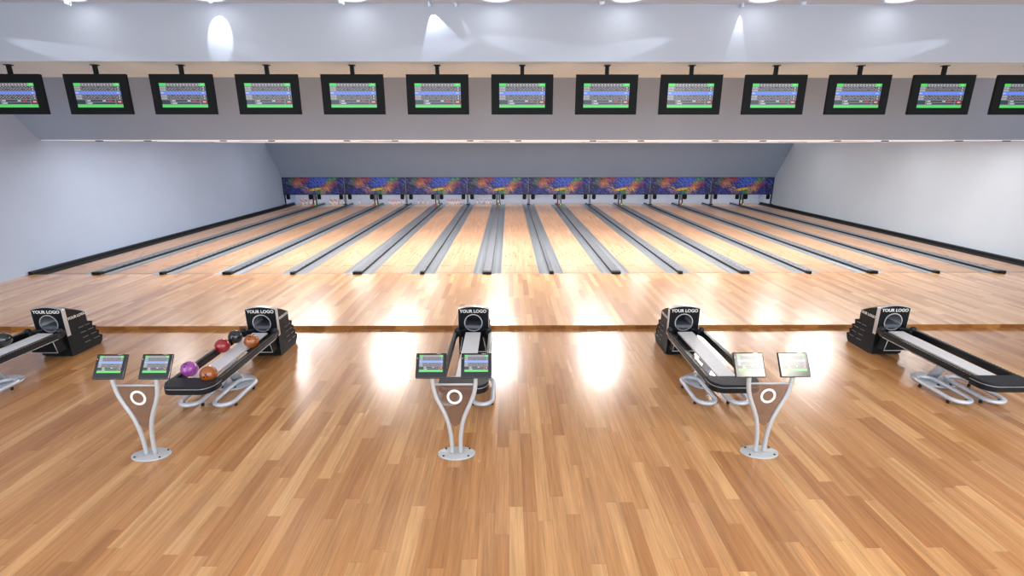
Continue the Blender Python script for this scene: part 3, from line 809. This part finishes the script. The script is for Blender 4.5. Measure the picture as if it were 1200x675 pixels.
for n_, i in enumerate((6, 8, 10)):
    r = CON0 if n_ == 0 else copy_tree(CON0)
    r.location = (gx(i) - 0.02, 5.50, 0)
    tag(r, con_lab[i], 'console', 'touch-screen consoles')

# ------------------------------------------------------------------ lamps
def lamp(name, kind, loc, power, size=0.3, color=(1, 0.97, 0.93), parent=None, rot=None, spot=None, blend=0.5, spread=None):
    d = bpy.data.lights.new(name, kind); d.energy = power; d.color = color
    if kind == 'AREA': d.shape = 'DISK'; d.size = size
    if kind == 'AREA' and spread: d.spread = spread
    if kind == 'SPOT': d.spot_size = spot; d.spot_blend = blend; d.shadow_soft_size = size
    o = bpy.data.objects.new(name, d); C.objects.link(o); o.location = loc
    if rot is not None: o.rotation_euler = rot
    if parent: o.parent = parent
    return o
dl = {}
def downlight(x, y, z, rad, power, size, label, group, black=False, col=(1, 0.97, 0.93)):
    key = (rad, black)
    root = empty('ceiling_downlight', (x, y, z))
    if key not in dl:
        m = MB(); m.lathe([(rad * 0.86, -0.006), (rad * 0.90, -0.03), (rad, -0.028), (rad * 1.02, 0.0)], BLACKM if black else CEIL_LOW, seg=28)
        a = m.mesh('trim_ring')
        m = MB(); m.lathe([(0, -0.008), (rad * 0.87, -0.008)], LED, seg=28); b = m.mesh('diffuser')
        dl[key] = (a, b)
    link('trim_ring', dl[key][0], root); link('diffuser', dl[key][1], root)
    lamp('downlight_lamp', 'AREA', (0, 0, -0.04), power, size, col, root)
    tag(root, label, 'ceiling light', group)
    return root
# over the lanes: pairs of spot fixtures right behind the bulkhead, then rows further on
for k, i in enumerate(range(2, 17, 2)):
    for dx, nm in ((-0.75, 'left'), (0.75, 'right')):
        downlight(gx(i) + 0.2 + dx, 16.25, Z_LO + 0.01, 0.10, 2.0, 0.15, f'small black ceiling spot behind the bulkhead, {nm} one of the {ORD[k + 1]} pair from left', 'small spots behind the bulkhead', True)
    for row, (y, p) in enumerate(((16.9, LAMP_LANE_FRONT), (20.2, LAMP_LANE_MID), (26.8, LAMP_LANE_BACK))):
        fall = {2: 0.15, 4: 1.0, 14: 0.9, 16: 0.12}.get(i, 1.0)
        downlight(gx(i) + 0.2, y, Z_LO + 0.01, 0.5, p * fall, 1.25, f'round white downlight over the {ORD[i]} lane divider, {["front", "middle", "rear"][row]} row', 'downlights over the lanes')
# high ceiling: one row along the drop, unseen rows over the concourse added as fill
for k, px in enumerate((105, 260, 420, 583, 730, 885, 1040)):
    x = (px - 596) * 10.5 / 584.6
    downlight(x, 11.20, Z_HI, 0.36, 0.6, 0.6, f'large round ceiling light close to the ceiling drop, {ORD[k + 1]} from the left', 'lights along the ceiling drop', col=COOL)
for row, y in enumerate((6.5, 1.5)):
    for k in range(7):
        downlight(-11 + k * 4.1, y, Z_HI, 0.36, FILL_CONCOURSE, 0.6, f'added round fill light over the concourse, {ORD[k + 1]} from the left, {["front", "rear"][row]} row', 'fill lights over the concourse', col=COOL)
gl = empty('ceiling_floodlight', (7.35, -0.45, Z_HI))
m = MB(); m.lathe([(0.86, -0.006), (0.90, -0.05), (0.96, -0.045), (0.98, 0.0)], CEIL_LOW, seg=40); m.build('trim_ring', gl)
m = MB(); m.lathe([(0, -0.01), (0.87, -0.01)], LED, seg=40); m.build('diffuser', gl)
lamp('floodlight_lamp', 'AREA', (0, 0, -0.06), LAMP_GLARE, 1.6, (1, 0.95, 0.82), gl)
tag(gl, 'very large round warm ceiling lamp above the rear edge of the concourse', 'ceiling light')
# narrow spots added to draw light streaks on the ceiling drop's face
def FP(px, py):
    '''point on the face of the drop (measured on the photograph)'''
    a = math.atan((337.5 - py) / 584.6) - R(15.9); z = 3.745 + Y_F * math.tan(a)
    d = Y_F * math.cos(R(15.9)) - (z - 3.745) * math.sin(R(15.9))
    return Vector(((px - 596) * d / 584.6, Y_F, z))
def beam(p0, p1, off, power, ang, blend, label):
    a = FP(*p0) + Vector((0, -off, 0)); b = FP(*p1)
    root = empty('streak_spotlight', a)
    dr = (b - a).normalized(); q = (-dr).to_track_quat('Z', 'Y')
    m = MB(); m.lathe([(0, 0.10), (0.03, 0.10), (0.035, 0.02), (0.04, 0.0), (0.03, 0.0), (0.028, 0.03)], CEIL_LOW, seg=16, M=q.to_matrix().to_4x4()); m.build('lamp_head', root)
    l = lamp('spot_lamp', 'SPOT', (0, 0, 0), power, 0.01, COOL, root, spot=R(ang), blend=blend)
    l.rotation_mode = 'QUATERNION'; l.rotation_quaternion = q; l.location = dr * 0.01
    tag(root, label, 'spotlight', 'spotlights added to streak the ceiling drop')
for nm, args in {'first': ((260, 9), (260, 34), 0.34, 60, 50, 0.25), 'second': ((505, 9), (523, 72), 0.10, 45, 62, 0.1),
                 'third': ((536, 9), (564, 72), 0.05, 16, 16, 0.3), 'fourth': ((870, 9), (862, 72), 0.05, 60, 30, 0.3),
                 'fifth': ((100, 10), (345, 72), 0.30, 420, 6, 0.5), 'sixth': ((1290, 9), (985, 76), 0.34, 1300, 6, 0.5),
                 'seventh': ((410, 9), (690, 72), 0.34, 950, 7, 0.5), 'eighth': ((-160, 9), (140, 76), 0.34, 1300, 6, 0.5),
                 'ninth': ((930, 9), (680, 72), 0.34, 950, 7, 0.5), 'tenth': ((700, 9), (450, 76), 0.34, 700, 7, 0.5)}.items():
    beam(*args, f'small pale spotlight added to streak the ceiling drop, {nm} of the set')

# strip lights hidden behind the masking, one for each pair of lanes, lighting pins and curtain
for k in range(8):
    root = empty('pin_deck_light', ((gx(1 + 2 * k) + gx(3 + 2 * k)) / 2, Y_MASK + 0.35, 1.80))
    m = MB(); m.box((0, 0, 0.045), (3.3, 0.14, 0.06), CEIL_LOW, 0.01); m.build('casing', root)
    m = MB(); m.box((0, 0, 0.005), (3.2, 0.09, 0.03), LED, 0.008); m.build('diffuser', root)
    l = lamp('strip_lamp', 'AREA', (0, 0, -0.02), 26, 1, COOL, root); l.data.shape = 'RECTANGLE'; l.data.size = 3.2; l.data.size_y = 0.08
    tag(root, f'white strip light behind the masking above the pins, {ORD[k + 1]} from the left', 'strip light', 'strip lights over the pin decks')
